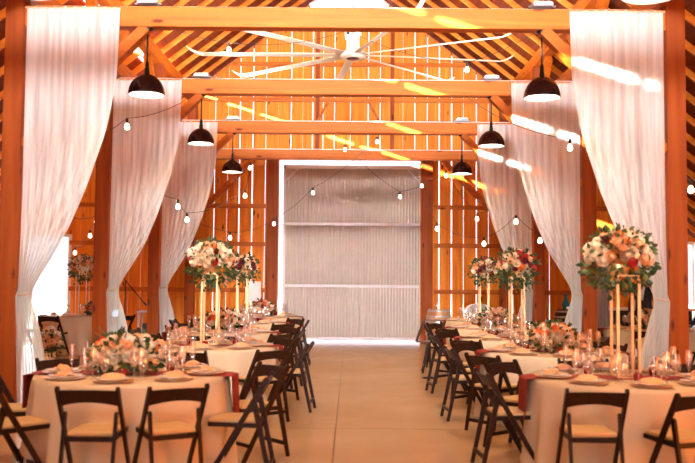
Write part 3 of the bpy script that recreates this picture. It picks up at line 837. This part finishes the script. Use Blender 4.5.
# barrels
def barrel(loc, m, label):
    e = empty('wine_barrel', loc, label=label, cat='barrel')
    b = MB(); P = lambda t: .25+.075*sin(pi*t)
    b.lathe([(.0001, .0)]+[(P(k/12), .89*k/12) for k in range(13)]+[(P(1)-.02, .89), (P(1)-.02, .87), (.0001, .87)], n=32); b.build('staves', m, e)
    for z in (.04, .17, .30, .59, .72, .85):
        b = MB(); t = z/.89; b.lathe([(P(t-.025)+.004, z-.02), (P(t+.025)+.004, z+.02)], n=32); b.build('hoop', 'hoop', e)
barrel((2.17, 20.3, 0), 'barrel', 'light oak wine barrel standing beside the corrugated metal door')
barrel((5.25, 20.6, 0), 'barrel_dark', 'dark weathered barrel by far wall under the turquoise vase')
b = MB(); b.lathe([(.0001, 0), (.05, 0), (.09, .08), (.10, .16), (.05, .25), (.035, .33), (.06, .38), (.05, .385), (.03, .34)], n=20)
tag(b.build('vase', 'blue', loc=(5.22, 20.6, .872)), 'turquoise glazed vase on the dark barrel', 'vase')
b = MB(); b.lathe([(.0001, 0), (.045, 0), (.05, .12), (.03, .17), (.0001, .18)], n=16)
tag(b.build('candle_jar', 'glass', loc=(2.10, 20.25, .872)), 'clear candle jar on the light oak barrel', 'jar')
# white arched-back armchair behind the first barrel-side table
e = empty('armchair', (3.07, 19.8, 0), label='white arched-back armchair behind first barrel side table', cat='armchair')
b = MB()
def ab(u, v, o_=0):
    a = pi*u; return ((.36-o_)*cos(a), .26-(.40-o_)*0 + .12*sin(a) - o_, .40 + v*(.55*sin(a)**.35+.08))
b.grid(lambda u, v: ab(u, v, 0), 20, 6); b.grid(lambda u, v: ab(u, v, .06), 20, 6); b.grid(lambda u, v: tuple(Vector(ab(u, 1, 0)).lerp(Vector(ab(u, 1, .06)), v)), 20, 1)
b.build('backrest', 'white', e)
b = MB(); b.bb(-.34, .34, -.30, .30, .18, .42); b.build('seat', 'white', e, bevel=.04)
for sx in (-1, 1):
    b = MB(); b.bb(sx*.36-.05, sx*.36+.05, -.28, .28, .18, .60); b.build('armrest', 'white', e, bevel=.03)
    for sy in (-1, 1):
        b = MB(); b.tube([(sx*.30, sy*.25, .19), (sx*.32, sy*.27, 0)], [.02, .014], 8); b.build('leg', 'dark', e)
# white box with rust cloth on first barrel side table
# metal sign-holder stand at the aisle
e = empty('sign_stand', (1.38, 13.95, 0), -.1, label='thin brown metal floor stand with empty tilted frame at aisle edge', cat='stand')
b = MB(); b.tube([(0, 0, 0.02), (0, 0, .60)], .014, 8); b.build('pole', 'blackmetal', e)
b = MB(); b.lathe([(.0001, .0), (.13, .0), (.13, .012), (.02, .03)], n=24); b.build('base', 'blackmetal', e)
b = MB(); c4 = [(-.22, -.03, .58), (.14, -.03, .60), (.24, .06, .92), (-.10, .06, .93)]
for k in range(4): b.bar(c4[k], c4[(k+1) % 4], .030, .030)
b.build('frame', mat('brown_metal', (.12, .06, .04), .35, .7), e)
# easel sign on the doorway side
e = empty('sign_easel', (-2.20, 20.3, 0), label='blank white sign board on a thin gold easel by far wall', cat='sign')
b = MB(); b.bb(-.18, .18, -.012, .0, 1.02, 1.50); b.build('sign_board', 'white', e)
for p in ((-.2, .0), (.2, .0)):
    b = MB(); b.tube([(p[0], -.03, 0), (p[0]*.2, .03, 1.6)], .011, 6); b.build('leg', 'gold', e)
b = MB(); b.tube([(0, .45, 0), (0, .03, 1.55)], .011, 6); b.build('leg', 'gold', e)
b = MB(); b.bb(-.2, .2, -.05, .02, .99, 1.01); b.build('ledge', 'gold', e)
# white side table + vase behind doorway-side tables
e = empty('side_table', (-4.25, 19.2, 0), label='small white side table by far wall, doorway side', cat='table')
b = MB(); b.bb(-.36, .36, -.22, .22, .80, .83); b.build('tabletop', 'white', e)
for sx in (-1, 1):
    for sy in (-1, 1):
        b = MB(); b.bb(sx*.33-.015, sx*.33+.015, sy*.19-.015, sy*.19+.015, 0, .80); b.build('leg', 'white', e)
b = MB(); b.lathe([(.0001, 0), (.06, 0), (.07, .14), (.06, .20)], n=16)
tag(b.build('vase', 'white', loc=(-4.08, 19.15, .832)), 'white vase on the small white side table', 'vase')
b = MB(); b.lathe([(.0001, 0), (.04, 0), (.05, .05), (.0001, .09)], n=12)
tag(b.build('candle', 'wax', loc=(-4.35, 19.2, .832)), 'pale candle on the small white side table', 'candle')
# loudspeaker, spotlight, boom stand
def tripod(b, z):
    for k in range(3):
        a = k*2*pi/3+.4; b.tube([(0, 0, z), (.28*cos(a), .28*sin(a), .01)], .010, 6)
e = empty('stage_light', (-4.62, 17.2, 0), .2, label='black stage spotlight with pale blue lens on a stand', cat='spotlight')
b = MB(); b.tube([(0, 0, .1), (0, 0, .72)], .014, 8); tripod(b, .35); b.build('stand', 'blackmetal', e)
b = MB(); b.xf(Matrix()); b.tube([(0, .14, .72), (0.04, -.12, .86)], [.09, .10], 16); b.build('lamp_head', 'black', e)
b = MB(); b.tube([(0.04, -.121, .861), (.042, -.128, .864)], [.075, .07], 16); b.build('lens', 'blueglow', e)
e = empty('microphone_stand', (-4.85, 18.9, 0), label='black boom microphone stand by far wall', cat='microphone stand')
b = MB(); b.tube([(0, 0, .1), (0, 0, 1.5)], .012, 8); tripod(b, .3); b.build('pole', 'blackmetal', e)
b = MB(); b.tube([(-.1, 0, 1.62), (.42, -.1, 1.05)], .010, 6); b.build('boom', 'blackmetal', e)
b = MB(); b.tube([(.42, -.1, 1.05), (.50, -.115, .97)], [.016, .024], 10); b.build('microphone', 'black', e)
e = empty('loudspeaker', (-4.0, 18.0, 0), .15, label='black loudspeaker box standing on floor, doorway side', cat='loudspeaker')
b = MB(); b.bb(-.22, .22, -.18, .18, 0, .62); b.build('cabinet', 'black', e, bevel=.02)
b = MB(); b.bb(-.19, .19, -.195, -.182, .04, .58); b.build('grille', 'blackmetal', e)

# ------------------------------------------------------------------ people
def skin_obj(name, m, joints, edges_, parent, root=0, sub=2):
    me = bpy.data.meshes.new(name); me.from_pydata([j[0] for j in joints], edges_, []); me.materials.append(M[m])
    o = bpy.data.objects.new(name, me); COL.objects.link(o); o.parent = parent
    sk = o.modifiers.new('skin', 'SKIN'); sk.use_smooth_shade = True
    lay = me.skin_vertices[0] if me.skin_vertices else None
    if lay is None:
        bpy.context.view_layer.objects.active = o
        import bmesh
        bm_ = bmesh.new(); bm_.from_mesh(me); bm_.verts.layers.skin.verify(); bm_.to_mesh(me); bm_.free(); lay = me.skin_vertices[0]
    for i, j in enumerate(joints):
        r = j[1]; lay.data[i].radius = r if isinstance(r, tuple) else (r, r); lay.data[i].use_root = i == root
    ss = o.modifiers.new('sub', 'SUBSURF'); ss.levels = sub; ss.render_levels = sub
    return o
def head(e, loc, rz):
    h = bpy.data.objects.new('face', None)
    b = MB()
    def fn(u, v):
        a = 2*pi*u; ph = pi*(v-.5); x = cos(ph)*cos(a); y = cos(ph)*sin(a); z = sin(ph)
        w = .074*(1-.18*max(0, -z)); X, Y, Z = x*w, y*.094, z*.118
        if y > .5: # face plane, nose, sockets
            Y *= .93
            Y += .022*math.exp(-((x/.16)**2))*math.exp(-(((z+.12)/.22)**2))
            Y -= .008*math.exp(-(((abs(x)-.38)/.16)**2))*math.exp(-(((z-.10)/.12)**2))
            Y += .006*math.exp(-((x/.28)**2))*math.exp(-(((z+.48)/.07)**2))
        return (X, Y, Z)
    b.grid(fn, 32, 24, True)
    for s in (-1, 1): b.lathe([(.0001, -.03), (.013, -.015), (.014, .01), (.0001, .028)], (s*.074, -.005, -.005), 8)
    T = Matrix.Translation(Vector(loc)) @ Matrix.Rotation(rz, 4, 'Z')
    b.xf(T); b.build('head', 'skin', e)
    b = MB()
    def hf(u, v):
        a = 2*pi*u; ph = pi*(.5-.62*v); x = cos(ph)*cos(a); y = cos(ph)*sin(a); z = sin(ph)
        front = max(0, y)*v
        return (x*.081, y*.10-.006-.03*front, z*.125+.006+.07*front)
    b.grid(hf, 28, 12, True); b.xf(T); b.build('hair', 'hair', e)
    for nm, mm, xx, zz, r in (('eye', 'white', .028, .012, .011),):
        for s in (-1, 1):
            b = MB(); b.lathe([(.0001, -r), (r*.7, -r*.7), (r, 0), (r*.7, r*.7), (.0001, r)], (s*xx, .078, zz), 8); b.xf(T); b.build('eye', 'black', e)
def hand(b_e, wrist, dirn, m='skin', side=1):
    w = Vector(wrist); d = Vector(dirn).normalized(); up = Vector((0, 0, 1)); s = d.cross(up).normalized()*side; n = s.cross(d)
    J = [(tuple(w), .024), (tuple(w+d*.045), (.036, .016)), (tuple(w+d*.085), (.038, .014))]; E = [(0, 1), (1, 2)]
    for k, (off, ln) in enumerate(((-.030, .062), (-.010, .072), (.010, .068), (.029, .052))):
        i = len(J); p = w+d*.085+s*off
        J += [(tuple(p), .010), (tuple(p+d*ln*.5-up*.008), .009), (tuple(p+d*ln*.9-up*.028), .0075)]; E += [(2, i), (i, i+1), (i+1, i+2)]
    i = len(J); p = w+d*.03-s*.032
    J += [(tuple(p), .012), (tuple(p+d*.03-s*.02), .010), (tuple(p+d*.055-s*.024), .008)]; E += [(1, i), (i, i+1), (i+1, i+2)]
    return skin_obj('hand', m, J, E, b_e, 1, 1)
def standing(loc, rz, label):
    e = empty('person', loc, rz, label=label, cat='person')
    J = [((0, 0, .95), (.15, .11)), ((0, 0, 1.12), (.145, .10)), ((0, .01, 1.32), (.17, .11)), ((0, 0, 1.46), (.09, .07)), ((0, .01, 1.53), .052),
         ((.17, 0, 1.42), .065), ((.24, .03, 1.16), .05), ((.20, .22, 1.0), .040), ((-.17, 0, 1.42), .065), ((-.24, .03, 1.16), .05), ((-.20, .22, 1.0), .040),
         ((.09, 0, .88), (.09, .10)), ((.10, .02, .48), .068), ((.10, -.01, .09), .048), ((-.09, 0, .88), (.09, .10)), ((-.10, .02, .48), .068), ((-.10, -.01, .09), .048)]
    E = [(0, 1), (1, 2), (2, 3), (3, 4), (2, 5), (5, 6), (6, 7), (2, 8), (8, 9), (9, 10), (0, 11), (11, 12), (12, 13), (0, 14), (14, 15), (15, 16)]
    skin_obj('body', 'suit', J, E, e)
    b = MB(); b.tube([(0, .115, 1.22), (0, .118, 1.38), (0, .07, 1.47)], [.015, .035, .045], 10); b.build('shirt_front', 'shirt', e)
    head(e, (0, .03, 1.65), 0)
    b = MB(); b.tube([(0, .0, 1.50), (0, .02, 1.60)], [.05, .048], 12); b.build('neck', 'skin', e)
    for s in (-1, 1):
        hand(e, (s*.20, .24, .99), (-.1*s, .9, -.3), side=s)
        b = MB(); b.tube([(s*.10, -.06, .05), (s*.10, .06, .045), (s*.105, .19, .03)], [.045, .045, .03], 10); b.build('shoe', 'black', e)
def seated(loc, rz, label):
    e = empty('person', loc, rz, label=label, cat='person')
    J = [((0, -.02, .56), (.16, .13)), ((0, -.03, .74), (.15, .11)), ((0, 0, .95), (.17, .11)), ((0, .01, 1.08), (.09, .07)), ((0, .03, 1.15), .052),
         ((.17, .01, 1.04), .065), ((.23, .10, .84), .05), ((.15, .32, .80), .040), ((-.17, .01, 1.04), .065), ((-.23, .10, .84), .05), ((-.15, .32, .80), .040),
         ((.10, .05, .56), .095), ((.12, .44, .53), .07), ((.12, .42, .10), .048), ((-.10, .05, .56), .095), ((-.12, .44, .53), .07), ((-.12, .42, .10), .048)]
    E = [(0, 1), (1, 2), (2, 3), (3, 4), (2, 5), (5, 6), (6, 7), (2, 8), (8, 9), (9, 10), (0, 11), (11, 12), (12, 13), (0, 14), (14, 15), (15, 16)]
    skin_obj('body', 'suit', J, E, e)
    b = MB(); b.tube([(0, .105, .84), (0, .118, 1.0), (0, .08, 1.09)], [.015, .035, .045], 10); b.build('shirt_front', 'shirt', e)
    b = MB(); b.tube([(0, .02, 1.12), (0, .04, 1.22)], [.05, .048], 12); b.build('neck', 'skin', e)
    head(e, (0, .05, 1.28), 0)
    for s in (-1, 1):
        hand(e, (s*.15, .33, .80), (-.2*s, .9, -.05), side=s)
        b = MB(); b.tube([(s*.12, .36, .05), (s*.12, .48, .045), (s*.125, .60, .03)], [.045, .045, .03], 10); b.build('shoe', 'black', e)
standing((5.72, 16.6, 0), R(150), 'person in black suit and white shirt standing behind the side aisle table')
place(chair(), (6.58, 15.69, 0), R(118), 'dark folding chair under the seated guest in black suit', 'folding chairs in the side aisles')
seated((6.58, 15.66, 0), R(118), 'seated person in black suit and white shirt at side aisle table')

roof_side(-1, 'ceiling_left'); roof_side(1, 'ceiling_right')

# ------------------------------------------------------------------ light
w = bpy.data.worlds.new('sky'); S.world = w; w.use_nodes = True
bg = w.node_tree.nodes['Background']; bg.inputs[0].default_value = (.92, .88, 1.0, 1); bg.inputs[1].default_value = 1.6
# daylight through the big open front end behind the camera
lamp('AREA', 'front_daylight', (0, YF+.3, 2.4), 105, (1, .76, .50), (R(90), 0, 0), 5.6, 4.2)
gl = lamp('AREA', 'gable_fill', (0, YF+.3, 6.6), 410, (.97, .98, 1), (R(86.5), 0, 0), 4, 1.6)  # added fill lamp, narrowed to brighten the far gable, beams and drapes
gl.data.spread = R(48)

lamp('AREA', 'doorway_daylight', ((LD0+LD1)/2, YW-.15, 1.3), 60, (.92, .96, 1), (R(-90), 0, 0), .95, 2.4)
lamp('AREA', 'window_daylight', ((RD0+RD1)/2, YW-.15, 1.3), 30, (.92, .96, 1), (R(-90), 0, 0), .4, 2.4)
sd_ = Vector((1.1, 1.0, -.35))
sun = lamp('SUN', 'low_sun', (-10, -5, 12), 85, (1, .90, .76), (0, 0, 0), .012)
sun.rotation_euler = sd_.to_track_quat('-Z', 'Y').to_euler()
# ------------------------------------------------------------------ camera
cam = bpy.data.cameras.new('camera'); co = bpy.data.objects.new('camera', cam); COL.objects.link(co); S.camera = co
cam.sensor_width = 36; cam.lens = 861/695*36; cam.clip_end = 200
mtx = Matrix.Translation((.10, 0, 1.58)) @ Matrix.Rotation(.0046, 4, 'Z') @ Matrix.Rotation(pi/2+.0549, 4, 'X') @ Matrix.Rotation(.0084, 4, 'Z')
co.matrix_world = mtx
cam.dof.use_dof = True; cam.dof.focus_distance = 15.0; cam.dof.aperture_fstop = 1.8
S.view_settings.view_transform = 'Standard'; S.view_settings.look = 'None'; S.view_settings.exposure = .62; S.view_settings.gamma = 1
S.view_settings.use_curve_mapping = False
S.cycles.max_bounces = 8; S.cycles.transparent_max_bounces = 24; S.cycles.sample_clamp_indirect = 6
